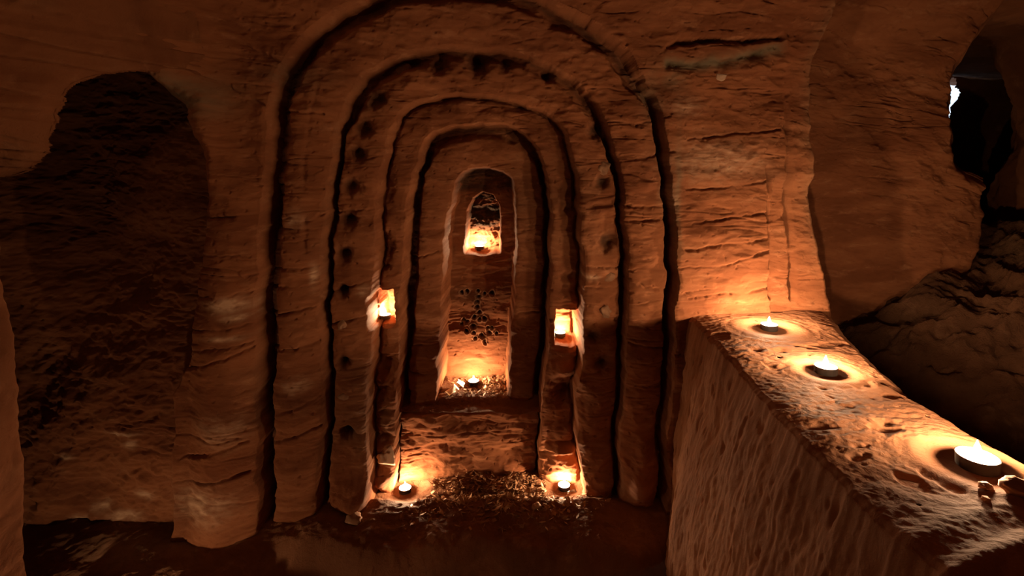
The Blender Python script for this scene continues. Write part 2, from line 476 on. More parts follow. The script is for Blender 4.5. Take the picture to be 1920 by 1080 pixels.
# ---- little clay cells in the form of a cross on the recess wall
cells = []
for px, py in [(864,553),(879,552),(895,551),(909,552),(922,552),(894,561),(894,569),(893,578),(900,590),(888,596),(898,600),(908,600),
               (866,611),(874,608),(885,617),(873,625),(890,627),(899,630),(905,633),(917,627),(924,614),(890,638),(906,641),(916,616),(930,628),(912,648),(868,603)]:
    (cx, cz), = to_world([(px, py)], .62)
    s_ = window(cx - .05, cx + .05, cz - .05, cz + .05)
    rr_ = .0085 + .004 * rng.rand()
    cx += .004 * rng.randn(); cz += .004 * rng.randn()
    r = np.hypot(X[s_] - cx, (Z[s_] - cz)) / rr_ * (1 + .25 * fbm(X[s_] * 60, Z[s_] * 60, 2, 64))
    F[s_] += .022 * np.exp(-r ** 4) - .007 * np.exp(-((r - 1.25) / .3) ** 2)
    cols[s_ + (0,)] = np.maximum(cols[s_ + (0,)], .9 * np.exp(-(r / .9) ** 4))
    cols[s_ + (1,)] = np.maximum(cols[s_ + (1,)], .3 * np.exp(-((r - 1.3) / .3) ** 2))
(cx, cz), = to_world([(893, 560)], .62)
cols[..., 0] = np.maximum(cols[..., 0], .45 * np.exp(-(((X - cx) / .13) ** 2 + ((Z - cz) / .035) ** 2)))
(cx, cz), = to_world([(895, 590)], .62)
cols[..., 0] = np.maximum(cols[..., 0], .35 * np.exp(-(((X - cx) / .07) ** 2 + ((Z - cz) / .07) ** 2)))
# soot in the head of the upper niche and the recess head
(cx, cz), = to_world([(905, 345)], .62)
cols[..., 0] = np.maximum(cols[..., 0], .8 * ss(ds[4] / .01) * ss((Z - wz(365, 2.66)) / .04))
cols[..., 0] = np.maximum(cols[..., 0], 1.0 * ss(d6 / .01) * ss((Z - wz(442, 2.8)) / .07))
(cx, cz), = to_world([(908, 405)], .62)
F = F + .03 * np.exp(-(((X - cx) / .05) ** 2 + ((Z - cz) / .03) ** 2)) + ss(d6 / .01) * .012 * fbm(X * 30, Z * 40, 3, 63)
# pale lime bloom; column and alcove patches paint in light catching the rock
for px, py, rx, rz, a, off in [(440,565,.06,.022,.9,0),(455,590,.04,.012,.7,0),(430,628,.06,.010,.5,0),(430,800,.08,.05,.35,0),(385,940,.10,.06,.4,0),(375,420,.05,.02,.3,0),
        (225,815,.05,.006,.9,.1),(242,835,.02,.015,.7,.1),(275,925,.03,.02,.6,.1),(180,960,.03,.02,.6,.1),(225,975,.05,.02,.7,.1),(130,985,.03,.015,.6,.1),(270,1000,.05,.02,.6,.1),(150,1065,.04,.015,.6,.1),(110,865,.03,.01,.5,.1),
        (560,410,.03,.03,.4,.1),(590,515,.012,.04,.6,.1),(1340,300,.16,.07,.35,0),(1250,370,.03,.05,.35,.1),(1290,200,.06,.03,.3,0),(560,720,.04,.03,.4,.1),
        (680,545,.02,.02,.5,.2),(1108,520,.03,.012,.5,.2)]:
    stain_light_at(1, px, py, off, rx, rz, a, True)
for px, py, rx, rz, a, off in [(250,170,.22,.07,.9,0),(330,190,.14,.05,.8,0),(560,150,.12,.05,.35,.1),(1225,180,.04,.10,.4,0),(1262,370,.012,.22,.6,.1),(1265,150,.05,.04,.6,0),(690,190,.05,.06,.2,.2)]:
    stain_light_at(2, px, py, off, rx, rz, a)

# opening to daylight at the end of the passage
HOLE = ( [(3.40,1.56),(3.415,1.64),(3.43,1.68),(3.45,1.73),(3.455,1.76),(3.47,1.79),(3.505,1.82),(3.52,1.87),(3.51,1.90),(3.47,1.915),(3.485,1.94),(3.47,1.98),(3.44,2.0),(3.41,1.985),(3.39,2.01),(3.36,1.99),(3.34,1.93),(3.355,1.88),(3.33,1.84),(3.35,1.77),(3.335,1.70),(3.35,1.63),(3.37,1.58)])
V = np.stack([X, F, Z], -1)
# slight organic sideways drift so edges are not ruled
V[..., 0] += .004 * fbm(X * 7, Z * 12, 2, 70)
V[..., 2] += .004 * fbm(X * 9, Z * 9, 2, 73)

qc = lambda A: A[:-1, :-1]
reg = np.zeros(qc(X).shape, dtype=int)
for k, d in enumerate(ds):
    reg[qc(d) > 0] = k + 1
reg[(qc(ds[3]) > 0) & (qc(Z) < qc(zb) + .004) ] = 6
reg[(qc(d6) > 0)] = 7
reg[(qc(dl) > 0)] = 8
reg[(qc(dr) > 0)] = 9
reg[(qc(dA) > 0) & (reg == 0)] = 10
keep = ~(qc(dG) > .004)
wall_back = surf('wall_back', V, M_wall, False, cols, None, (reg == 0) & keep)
tag(wall_back, 'rough red sandstone wall of the cave with carved nested arches', 'wall', kind='structure')
names = {1: ('arch_band', 'outermost carved arch band, plain, ending at the floor'), 2: ('arch_band', 'arch band studded with round pits'),
         3: ('arch_band', 'narrow arch band holding a lit candle niche on each side'), 4: ('arch_band', 'innermost arch band around the tall recess'),
         5: ('arched_recess', 'tall narrow recess with a cross of small clay cells'), 6: ('stone_step', 'low rock step below the recess'),
         7: ('candle_niche', 'small soot-blackened niche high in the recess'), 8: ('candle_niche', None), 9: ('candle_niche', None),
         10: ('alcove', 'deep dark alcove with scaly rock')}
for k, (nm, lb) in names.items():
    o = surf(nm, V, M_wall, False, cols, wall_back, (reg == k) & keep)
    if lb: o['label'] = lb

# the overhanging lip of rock in front of the alcove head
lx = axis([(-2.6, -1.72, .02), (-1.72, -.88, .0028)]); lz = axis([(1.15, 1.72, .0028), (1.72, 2.5, .008)])
XL, ZL = np.meshgrid(lx, lz, indexing='ij')
lipc = smooth_poly(lip, 2)
dL = sdf(XL, ZL, [(-3.0, -.5)] + lipc + [(wx(430, 1.9), wz(300, 1.9)), (-.9, -.5)]) + .004 * fbm(XL * 12, ZL * 12, 2, 180)
zt_ = ZL + .12 * (XL + 1.5)
FL = B0xy(XL, ZL) - .006 + .016 * fbm(XL * 2.4, zt_ * 4, 3, 181) + .009 * fbm(XL * 4, zt_ * 18, 4, 183) + .008 * np.abs(fbm(XL * 9, ZL * 9, 3, 185)) + .010 * ss((XL + 1.2) / .2)
FL = FL + .02 * ss((dL + .03) / .03) ** 2
FL = FL + .015 * np.clip(1 - np.abs(fbm(XL * 1.3, zt_ * 13, 2, 187)) * 8, 0, 1)
o = surf('overhang', np.stack([XL, FL, ZL], -1), M_ceil, False, None, wall_back, ~((dL[:-1, :-1] > .003) | ((XL[:-1, :-1] > -1.06))))
o['label'] = 'bulging overhang of rock hiding the alcove head'
lp = np.array(lipc)
tt = axis([(0, .12, .008), (.12, .75, .02)])
Ts, Px = np.meshgrid(tt, lp[:, 0], indexing='ij'); _, Pz = np.meshgrid(tt, lp[:, 1], indexing='ij')
Y0 = np.array([FL[int(np.argmin(np.abs(lx - a))), int(np.argmin(np.abs(lz - b_)))] for a, b_ in lp])
Vo = np.stack([Px - 1.05 * Ts - .006 * ss(Ts / .03), Y0[None, :] - .002 + Ts, Pz + .35 * Ts + .02 * fbm(Px * 4, Ts * 5, 3, 189) * ss(Ts / .1)], -1)
surf('overhang_soffit', Vo, M_ceil, False, None, o)

# left flank of the passage, running back from the edge of the farther wall
gp = smooth_poly([(wx(p, 2.66), wz(q, 2.66)) for p, q in gap[:14]], 3)
gpx, gpz = np.array(gp).T
tt = axis([(0, .3, .01), (.3, 2.7, .04)])
Ts, Px = np.meshgrid(tt, gpx, indexing='ij'); _, Pz = np.meshgrid(tt, gpz, indexing='ij')
Y0 = np.array([F[int(np.argmin(np.abs(gx - a))), int(np.argmin(np.abs(gz - b_)))] for a, b_ in gp])
Vp = np.stack([Px - .012 * ss(Ts / .02) - .25 * Ts + .10 * ss(Ts / .4) * fbm(Ts * 2, Pz * 2, 3, 26), Y0[None, :] - .012 + Ts, Pz + 0 * Ts], -1)
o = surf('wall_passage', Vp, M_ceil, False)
tag(o, 'dark flank of the passage behind the far wall edge', 'wall', kind='structure')
Xe, Ze = np.meshgrid(axis([(1.2, 3.9, .05), (3.9, 4.6, .009), (4.6, 6.2, .05)]), axis([(.2, 2.6, .010)]), indexing='ij')
he = sdf(Xe, Ze, [(a * 1.238, 1.35 + (b_ - 1.35) * 1.238) for a, b_ in HOLE]) + .006 * fbm(Xe * 22, Ze * 22, 2, 27)
o = surf('wall_passage_end', np.stack([Xe, 5.2 + .05 * fbm(Xe * 2, Ze * 2, 3, 28) , Ze], -1), M_ceil, False, None, None, ~(he[:-1, :-1] > 0))
tag(o, 'end of the passage, broken by a small bright opening to daylight', 'wall', kind='structure')

# ------------------------------------------------------------------ other walls
# near left pillar: a leaning wall that ends in a corner in front of the alcove
gy = axis([(-1.5, .7, .03), (.7, 1.42, .008)]); gz2 = axis([(-.1, 2.5, .010)])
Yg, Zg = np.meshgrid(gy, gz2, indexing='ij')
lean = .022 + np.interp(gz2, [0, .34, .45, .57, .70, .83, .96, 1.04, 1.17, 1.25, 1.35, 1.6, 2.5],
                 [1.19, 1.189, 1.193, 1.20, 1.208, 1.218, 1.232, 1.243, 1.262, 1.30, 1.38, 1.75, 2.4])[None, :]
Xg = -lean * (1 + 0 * Yg) - .55 * np.clip((1.0 - Yg), 0, 3) * .25
Xg = Xg - .30 * ss((Yg - 1.31) / .11) ** 2 - .012 * fbm(Yg * 4, Zg * 5, 4, 80) - .004 * fbm(Yg * 20, Zg * 40, 3, 84)
o = surf('wall_left', np.stack([Xg, Yg, Zg], -1), M_ceil, True)
tag(o, 'near rock wall at the left edge, lit on its rim', 'wall', kind='structure')
# closure of the left passage
gy = np.linspace(-1.6, 2.6, 60); gz2 = np.linspace(-.1, 2.6, 40)
Yg, Zg = np.meshgrid(gy, gz2, indexing='ij')
o = surf('wall_side', np.stack([-2.42 + .03 * fbm(Yg * 2, Zg * 2, 3, 86), Yg, Zg], -1), M_ceil, True)
tag(o, 'far side wall of the left passage', 'wall', kind='structure')
# right wall of the farther chamber, turning into the passage
t = axis([(0, 4.2, .02), (4.2, 5.7, .010), (5.7, 9.4, .03)])
gz2 = axis([(.2, 2.6, .014)])
T, Zg = np.meshgrid(t, gz2, indexing='ij')
yy = np.interp(T, [0, 5.1, 5.35, 5.6, 8.0, 9.4], [-1.6, 3.40, 3.55, 3.60, 3.7, 5.4])
xx = np.interp(T, [0, 3.0, 5.1, 5.35, 5.6, 8.0, 9.4], [2.5, 2.95, 3.10, 3.20, 3.5, 5.8, 5.9])
sil = np.interp(gz2, [.2, 1.0, 1.25, 1.4, 1.7, 1.85, 2.1, 2.5], [-.05, -.02, .0, .08, .12, .08, .0, -.1])[None, :]
xx = xx + sil + .04 * fbm(T * 1.6, Zg * 2.2, 4, 88) + .010 * fbm(T * 8, Zg * 14, 3, 90)
yy = yy + .04 * fbm(T * 1.4 + 9, Zg * 1.6, 3, 92)
o = surf('wall_right', np.stack([xx, yy, Zg], -1), M_ceil, False)
tag(o, 'dim brown rock wall at the far right beside the passage gap', 'wall', kind='structure')
gx2 = np.linspace(-2.5, 3.4, 80); gz2 = np.linspace(-.1, 2.6, 40)
Xg, Zg = np.meshgrid(gx2, gz2, indexing='ij')
o = surf('wall_rear', np.stack([Xg, -1.45 + .06 * fbm(Xg * 1.5, Zg * 1.5, 3, 93), Zg], -1), M_ceil, True)
tag(o, 'rock wall behind the viewpoint', 'wall', kind='structure')
# ceiling
gx2 = axis([(-2.6, 6.2, .03)]); gy2 = axis([(-1.7, 5.6, .03)])
Xg, Yg = np.meshgrid(gx2, gy2, indexing='ij')
Zc = 2.12 + .05 * fbm(Xg * 1.4, Yg * 1.4, 4, 95) + .01 * fbm(Xg * 8, Yg * 8, 3, 97) + .12 * ss((2.2 - np.abs(Xg)) / 1.5)
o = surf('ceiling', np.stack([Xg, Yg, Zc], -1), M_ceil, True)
tag(o, 'low vaulted sandstone ceiling', 'ceiling', kind='structure')

# ------------------------------------------------------------------ floors
FC = ((-.444, 2.215), (.218, 2.235))
def floor_z(x, y):
    x = np.asarray(x, float); y = np.asarray(y, float)
    z = .018 * fbm(x * 2.4, y * 2.4, 3, 100) + .008 * fbm(x * 9, y * 9, 3, 103) + .003 * fbm(x * 40, y * 40, 3, 106)
    z = z - .02 * ss((1.95 - y) / .4)
    z = z - .028 * ss((y - 2.12) / .06) - .08 * ss((1.90 - y + .06 * fbm(x * 3, y * 3, 2, 109)) / .12) * ss((x + .92 + .05 * fbm(x * 4, y * 4, 2, 110)) / .10)
    z = z + .007 * fbm(x * 14, y * 14, 2, 108) * np.exp(-(((x - .0) / .35) ** 2 + ((y - 2.1) / .2) ** 2))
    for cx, cy in FC:
        r = np.hypot(x - cx, y - cy); k = np.exp(-(r / .09) ** 4)
        z = z * (1 - k) - .028 * k
    return z
gx2 = axis([(-2.5, -1.6, .02), (-1.6, .95, .0055)]); gy2 = axis([(-1.6, 1.3, .02), (1.3, 2.7, .005)])
Xg, Yg = np.meshgrid(gx2, gy2, indexing='ij')
Zf = floor_z(Xg, Yg)
fc = np.zeros(Xg.shape + (3,)); fc[..., 1] = .35 * np.exp(-(((Xg + 1.3) / .25) ** 2 + ((Yg - 1.85) / .1) ** 2))
o = surf('floor', np.stack([Xg, Yg, Zf], -1), M_floor, False, fc)
tag(o, 'uneven reddish earth floor of the cave', 'floor', kind='structure')

# rubble slope of the farther chamber
gx2 = axis([(.9, 2.9, .0075), (2.9, 6.0, .04)]); gy2 = axis([(-1.6, .8, .03), (.8, 3.2, .0075), (3.2, 5.4, .03)])
Xg, Yg = np.meshgrid(gx2, gy2, indexing='ij')
base = .16 + .50 * ss((Xg - 1.0) / 1.5) + .22 * ss((Yg - 1.5) / 1.2)
rg = np.abs(fbm(Xg * 2.3 + .4 * fbm(Xg * 2, Yg * 2, 2, 111), Yg * 2.6, 4, 112))
Zr = base + .10 * fbm(Xg * 1.7, Yg * 1.7, 3, 115) - .10 * rg + .028 * fbm(Xg * 6, Yg * 6, 4, 117) + .010 * fbm(Xg * 22, Yg * 22, 4, 119)
Zr = Zr + .07
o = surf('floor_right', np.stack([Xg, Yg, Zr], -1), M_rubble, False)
tag(o, 'dark lumpy rubble slope rising beyond the ledge', 'floor', kind='structure')

# ------------------------------------------------------------------ recess platform top and its pit
gx2 = axis([(-.62, .20, .0055)]); gy2 = axis([(2.29, 2.80, .0045)])
Xg, Yg = np.meshgrid(gx2, gy2, indexing='ij')
def plat_z(x, y):
    z = .285 + .010 * fbm(np.asarray(x) * 6, np.asarray(y) * 6, 3, 121) + .004 * fbm(np.asarray(x) * 30, np.asarray(y) * 30, 3, 124)
    z = z - .02 * ss((2.42 - y) / .07) ** 2
    return z
Zp = plat_z(Xg, Yg)
o = surf('step_top', np.stack([Xg, Yg, Zp], -1), M_floor, False, np.zeros(Xg.shape + (3,)), wall_back)
o['label'] = 'uneven top of the rock step, strewn with litter'

# ------------------------------------------------------------------ the ledge
ys = axis([(-1.3, .55, .03), (.55, 2.2, .0034)])
S_f = axis([(0, 1, .0042)])                                      # left face, bottom to edge
nS = []
LX = np.interp(ys, [-1.3, .55, .80, .955, 1.30, 1.59, 1.845, 2.2], [.60, .618, .636, .614, .632, .659, .684, .673])
RX = np.interp(ys, [-1.3, .73, 1.06, 1.20, 1.36, 1.58, 1.77, 1.91, 2.2], [1.018, 1.018, 1.027, 1.018, 1.018, 1.077, 1.123, 1.168, 1.29])
BX = np.interp(ys, [-1.3, 1.0, 1.73, 2.08, 2.25], [.36, .40, .50, .60, .62])
LX = LX + .010 * fbm(ys * 5, ys * 0, 3, 130) + .006 * fbm(ys * 22, ys * 0, 3, 131); RX = RX + .008 * fbm(ys * 5, ys * 0 + 3, 3, 132)
CANDS = [(.914, 1.895), (.888, 1.509), (.912, 1.045)]
HT = .75
def ledge_top(x, y):
    x = np.asarray(x, float); y = np.asarray(y, float)
    z = HT + .004 * fbm(x * 3.2, y * 3.2, 3, 135) + .0013 * fbm(x * 13 + 1.5 * y, y * 20, 3, 138) + .0011 * fbm(x * 50, y * 80, 3, 141)
    z = z - .006 * ss((fbm(x * 6, y * 7, 3, 143) - .45) / .2)
    for cx, cy, r_, a in [(.700, 1.085, .016, -.010), (.725, 1.12, .010, -.006), (.80, 1.30, .035, -.006), (.97, 1.36, .022, -.008), (.845, 1.68, .02, -.008), (.77, 1.69, .015, -.006), (.69, 1.20, .02, -.008)]:
        z = z + a * np.exp(-((((x - cx) / (r_ * 1.1)) ** 2 + ((y - cy) / (r_ * .8)) ** 2) * (1 + .9 * fbm(x * 30, y * 30, 2, 149))) ** 1.3)
    # wavy ridges brushed around the hollows
    for (cx, cy), R, rx in zip(CANDS, (.100, .078, .092), (1.05, 1, 1)):
        r = np.hypot((x - cx) / rx, y - cy) * (1 + .03 * fbm(x * 9, y * 9, 2, 146))
        k = ss((R * 1.5 - r) / (R * .5))
        z = z * (1 - k) + (HT + .002) * k
        z = z - .0045 * ss((R - r) / (R * .5))
        z = z + .0018 * np.exp(-((r - R * 1.18) / .016) ** 2) + .0015 * np.exp(-((r - R * 1.5) / .012) ** 2)
    # lips at the near end
    l1 = (y - (.868 + (x - .69) * .36)); l2 = (y - (.786 + (x - .655) * .33))
    z = z + .006 * np.exp(-(np.abs(l1) / .030) ** 2) - .002 * ss(-l1 / .05)
    z = z + .009 * np.exp(-(np.abs(l2) / .020) ** 2) - .03 * ss(-l2 / .06)
    return z
def cross(y, lx, rx, bx):
    pass
nF, nT, nR = 190, 150, 60
u_f = np.linspace(0, 1, nF); u_t = np.linspace(0, 1, nT); u_r = np.linspace(0, 1, nR)
Yl = ys[:, None]
# left face
z_f = -.06 + (HT + .06) * u_f[None, :] + 0 * Yl
prof = (u_f[None, :] ** 1.25)
x_f = BX[:, None] + (LX - BX)[:, None] * prof
fh = z_f
x_f = x_f - (.016 * fbm(Yl * 3, fh * 2.5, 3, 150) + .005 * fbm(Yl * 15, fh * 6, 3, 153) + .0035 * fbm(Yl * 42, fh * 18, 3, 156)) * ss((1.0 - u_f[None, :]) / .16)
pk = np.clip(fbm(Yl * 28, fh * 12, 2, 159) - .5, 0, 1)
x_f = x_f + .022 * pk * ss((1.0 - u_f[None, :]) / .1)
y_f = Yl + 0 * z_f
# top
x_t = LX[:, None] + (RX - LX)[:, None] * u_t[None, :]
y_t = Yl + 0 * x_t
z_t = ledge_top(x_t, y_t)
edge = np.minimum(x_t - LX[:, None], RX[:, None] - x_t)
z_t = z_t - .010 * ss((.02 - edge) / .02) ** 2 - .006 * ss((.08 - edge) / .08)
# last part of the face follows the top rim
k = ss((u_f[None, :] - .70) / .30)
z_f = z_f + (z_t[:, :1] - HT) * k
# right flank
x_r = RX[:, None] + (.02 + .14 * u_r[None, :] ** 1.4) + .012 * fbm(Yl * 6, u_r[None, :] * 3, 3, 162) * ss(u_r[None, :] / .1)
z_r = z_t[:, -1:] - .55 * u_r[None, :] ** .9
y_r = Yl + 0 * x_r
VL = np.concatenate([np.stack([x_f, y_f, z_f], -1), np.stack([x_t, y_t, z_t], -1)[:, 1:], np.stack([x_r, y_r, z_r], -1)[:, 1:]], axis=1)
ledge = surf('rock_ledge', VL, M_ledge, True)
tag(ledge, 'long waist-high red sandstone ledge running toward the viewer with three tealights on it', 'ledge')

# ------------------------------------------------------------------ candles
def lathe(prof, n=28):
    """closed-ring lathe: prof = [(r, z)...]"""
    v, q = [], []
    for r, z in prof:
        for i in range(n):
            a = 2 * math.pi * i / n
            v.append((r * math.cos(a), r * math.sin(a), z))
    for j in range(len(prof) - 1):
        for i in range(n):
            a = j * n + i; b_ = j * n + (i + 1) % n
            q.append((a, b_, b_ + n, a + n))
    return np.array(v), np.array(q)

def build_candle(r=.03):
    root = empty('tealight', (0, 0, 0), 'tealight', 'candle')
    h, wz_ = .020, .0135
    v, q = lathe([(.0005, 0), (r * .93, 0), (r, .002), (r, h), (r * 1.03, h + .0006), (r * 1.03, h + .0012), (r * .97, h + .0012), (r * .965, wz_ - .004), (.0005, wz_ - .004)])
    link('cup', mesh_from('cup', v, q), M_alu, root)
    v, q = lathe([(.0005, wz_ - .003), (r * .94, wz_ - .003), (r * .962, wz_), (r * .95, wz_ + .0002), (r * .7, wz_ - .0003), (.004, wz_ + .0002), (.0005, wz_ + .0002)])
    w = link('wax', mesh_from('wax', v, q), M_wax, root)
    v, q = lathe([(.0003, wz_ - .001), (.0011, wz_ - .001), (.0010, wz_ + .006), (.0012, wz_ + .0085), (.0003, wz_ + .009)], 8)
    v[:, 0] += np.clip(v[:, 2] - wz_, 0, 1) ** 2 * 25
    link('wick', mesh_from('wick', v, q), M_wick, root)
    z0 = wz_ + .0050
    prof = [(.0003, z0), (.0042, z0 + .003), (.0062, z0 + .008), (.0060, z0 + .013), (.0042, z0 + .019), (.0020, z0 + .025), (.0003, z0 + .030)]
    v, q = lathe(prof, 10)
    link('flame', mesh_from('flame', v, q), M_flame, root)
    return root

def copy_tree(o, parent=None):
    c = o.copy(); COL.objects.link(c); c.parent = parent
    for ch in list(o.children):
        copy_tree(ch, c)
    return c

proto = build_candle()
Yn_l = float(B0xy(np.array(-.55), np.array(.7))) + .25
Yn_r = float(B0xy(np.array(.24), np.array(.6))) + .25
place = [
    # x, y, z, scale, label
    (CANDS[2][0], CANDS[2][1], HT - .0030, 1.15, 'lit tealight nearest the viewer on the sandstone ledge, beside small stones'),
    (CANDS[1][0], CANDS[1][1], HT - .0030, .98, 'lit tealight in a hollow halfway along the ledge, between two others'),
    (CANDS[0][0], CANDS[0][1], HT - .0030, .95, 'lit tealight at the far end of the ledge, close to the arch wall'),
    (FC[0][0], FC[0][1], .0, .84, 'lit tealight on the earth floor at the left foot of the inner arches'),
    (FC[1][0], FC[1][1], .0, .84, 'lit tealight on the earth floor at the right, beside a scrap of foil'),
    (wx(710, Yn_l + .045), Yn_l + .045, None, .80, 'lit tealight in the niche of the left arch column'),
    (wx(1050, Yn_r + .04), Yn_r + .04, None, .80, 'lit tealight in the niche of the right arch column'),
    (wx(888, 2.53), 2.53, None, .84, 'lit tealight on the floor of the central recess beside a white card'),
    (wx(899, 2.735), 2.735, None, .80, 'lit tealight in the highest niche, above the cross of clay cells'),
]
# niche sills: read the carved surface where it runs back under the candle
def in_niche(px, py, Yg_, back=.05):
    x, z = wx(px, Yg_), wz(py, Yg_)
    for _ in range(4):
        i = int(np.argmin(np.abs(gx - x))); j = int(np.argmin(np.abs(gz - (z + .03))))
        y = float(F[i - 4:i + 5, j:j + 6].min()) - back
        x, z = wx(px, y), wz(py, y)
    cols_ = F[i - 7:i + 8]
    zz = z
    while zz > z - .12:
        if (cols_[:, int(np.argmin(np.abs(gz - zz)))] < y + .028).any(): break
        zz -= .002
    return x, y, zz + .002
NL, NR, NU = in_niche(711, 596, Yn_l + .1), in_niche(1050, 630, Yn_r + .1), in_niche(899, 468, 2.75, .045)
NL = (-.540, 2.266, NL[2])
for i_, v_ in ((5, NL), (6, NR), (8, NU)):
    place[i_] = v_ + place[i_][3:]
zfix = {7: float(plat_z(wx(888, 2.53), 2.53)) + .004}
print('sills', NL, NR, NU, niche_l, Yn_l)
print('lip', lip)
place.append((-1.00, 1.28, .0, .72, 'lit tealight on the floor by the near left wall, below the frame'))
first = True
for i, (x, y, z, s, lb) in enumerate(place):
    c = proto if first else copy_tree(proto)
    first = False
    if z is None: z = zfix[i] + .001
    if i in (3, 4, 9): z = float(floor_z(x, y)) + .001
    c.location = (x, y, z); c.scale = (s, s, s); c.rotation_euler = (0, 0, .7 * i)
    for ch in c.children:
        if ch.name.startswith('flame'): ch.scale = ((.97, 1.05, 1.0, 1.0, 1.0, 1.08, 1.08, 1.0, 1.05, 1.0)[i],) * 3
    c['label'] = lb; c['group'] = 'lit tealights around the shrine'

# ------------------------------------------------------------------ stones and scraps
def stone_mesh(name, r, seed, sq=(1, 1, 1), rough=.25):
    n = 22
    u = np.linspace(0, np.pi, n); v = np.linspace(0, 2 * np.pi, 2 * n, endpoint=False)
    U, W = np.meshgrid(u, v, indexing='ij')
    x, y, z = np.sin(U) * np.cos(W), np.sin(U) * np.sin(W), np.cos(U)
    rr = 1 + rough * (pn(x * 1.1 + 3, y * 1.1 + z * 1.3, seed) + .5 * pn(x * 2.3 + z, y * 2.4 - z * 1.7, seed + 1) + .2 * pn(x * 6 + z * 3, y * 6 - z * 4, seed + 2))
    # a few flat breaks
    rs = np.random.RandomState(seed)
    for _ in range(5):
        d = rs.randn(3); d /= np.linalg.norm(d)
        dist = (x * d[0] + y * d[1] + z * d[2]) * rr
        rr = np.where(dist > .72, rr * .72 / np.maximum(dist, .01), rr)
    P = np.stack([x * rr * r * sq[0], y * rr * r * sq[1], z * rr * r * sq[2]], -1).reshape(-1, 3)
    m2 = 2 * n; q = []
    for i in range(n - 1):
        for j in range(m2):
            a, b_ = i * m2 + j, i * m2 + (j + 1) % m2
            q.append((a, a + m2, b_ + m2, b_))
    return mesh_from(name, P, np.array(q))

def put(name, me, mat, loc, rot, label, cat, group=None):
    o = link(name, me, mat); o.location = loc; o.rotation_euler = rot
    return tag(o, label, cat, group)

def at_surface(px, py, off, out=0.0):
    (x, z), = to_world([(px, py)], off)
    i, j = int(np.argmin(np.abs(gx - x))), int(np.argmin(np.abs(gz - z)))
    return (x, float(F[i, j]) - out, z)

G1 = 'loose stones on the ledge'
put('pebble', stone_mesh('pebble', .013, 3, (1.1, .8, .45)), M_stone, (.858, .966, float(ledge_top(.858, .966)) + .005), (0, .1, .5),
    'small flat pebble on the ledge just in front of the nearest tealight', 'stone', G1)
put('stone', stone_mesh('stone', .024, 8, (1.2, .9, .6)), M_stone, (.897, .948, float(ledge_top(.897, .948)) + .010), (0, 0, .3),
    'larger angular stone on the ledge at the right edge of the photo, casting a shadow', 'stone', G1)
put('pebble', stone_mesh('pebble', .006, 5), M_stone, (.828, .932, float(ledge_top(.828, .932)) + .003), (0, 0, 0),
    'tiny dark pebble on the ledge, left of the flat pebble', 'stone', G1)
put('pebble', stone_mesh('pebble', .020, 15, (1.2, .9, .6)), M_pale, (wx(1005, 2.07), 2.07, float(floor_z(.093, 2.07)) + .007), (0, 0, 1),
    'pale pebble on the earth floor in front of the leaf litter', 'stone')
put('stone', stone_mesh('stone', .030, 21, (1.1, 1, .8)), M_stone, (wx(663, 2.0) , 2.0, float(floor_z(-.59, 2.0)) + .010), (0, 0, 2),
    'fist-sized brown stone on the floor at the foot of the outer left arch band', 'stone')
G2 = 'stones lodged in the pits of the second arch band'
for px, py, r, sd, mt, lb in [(752,131,.034,31,M_stone,'rounded grey-brown stone knob in the pitted arch band, upper left of its head'),
                              (645,742,.022,33,M_stone,'squarish stone wedged in a pit low on the left pitted band'),
                              (643,606,.020,35,M_stone,'small stone plug in the left pitted band level with the left niche candle'),
                              (1133,313,.030,37,M_stone,'stone knob in the right pitted band just below its topmost pit'),
                              (1143,518,.026,39,M_stone,'dark oval stone plug in the right pitted band above the niche candle'),
                              (1133,584,.027,41,M_stone,'round stone plug in the right pitted band beside the right niche')]:
    p = at_surface(px, py, .2)
    put('lodged_stone', stone_mesh('lodged_stone', r, sd, (1, .6, 1), .3), mt, (p[0], p[1] + r * .15, p[2]), (0, .3, 0), lb, 'stone', G2)
p = at_surface(725, 858, .27)
put('stone', stone_mesh('stone', .042, 45, (1.0, .7, .9), .5), M_pale, (p[0], p[1], p[2]), (0, .2, .3),
    'pale rough lump of rock at the foot of the left niche column', 'stone')
p = at_surface(1353, 143, 0)
put('stone_flake', stone_mesh('stone_flake', .020, 51, (1.3, .5, .8)), M_pale, (p[0], p[1] + .002, p[2]), (0, .1, 0),
    'small pinkish triangular flake sticking out of the right wall under a shelf', 'stone')

# scraps of card in the recess, foil beside the floor candle
def sheet(name, pts, curl, th=.0012):
    """a small bent sheet with real thickness; pts = 4 corners"""
    n = 8; a, b_, c, d = [np.array(p, float) for p in pts]
    v = []
    for s in (0, 1):
        for i in range(n):
            for j in range(n):
                u, w = i / (n - 1), j / (n - 1)
                p = (a * (1 - u) + b_ * u) * (1 - w) + (d * (1 - u) + c * u) * w
                p = p + np.array([0, 0, curl * math.sin(math.pi * u) + .002 * math.sin(9 * w + 5 * u)])
                p[2] -= s * th
                v.append(p)
    q = []
    for i in range(n - 1):
        for j in range(n - 1):
            k = i * n + j
            q.append((k, k + n, k + n + 1, k + 1)); k += n * n
            q.append((k, k + 1, k + n + 1, k + n))
    for i in range(n - 1):
        for k1, k2 in ((i, i + 1), ((n - 1) * n + i, (n - 1) * n + i + 1), (i * n, (i + 1) * n), (i * n + n - 1, (i + 1) * n + n - 1)):
            q.append((k1, k2, k2 + n * n, k1 + n * n))
    return mesh_from(name, np.array(v), np.array(q))
zt = float(plat_z(-.24, 2.5))
x0 = wx(864, 2.50)
put('card', sheet('card', [(-.022, 0, .020), (.014, -.002, .002), (.016, .026, .006), (-.020, .030, .026)], .001), M_paper, (x0, 2.49, zt + .008), (0, 0, -.1),
    'small white square of card leaning beside the recess tealight', 'paper scrap')
x0 = wx(850, 2.44)
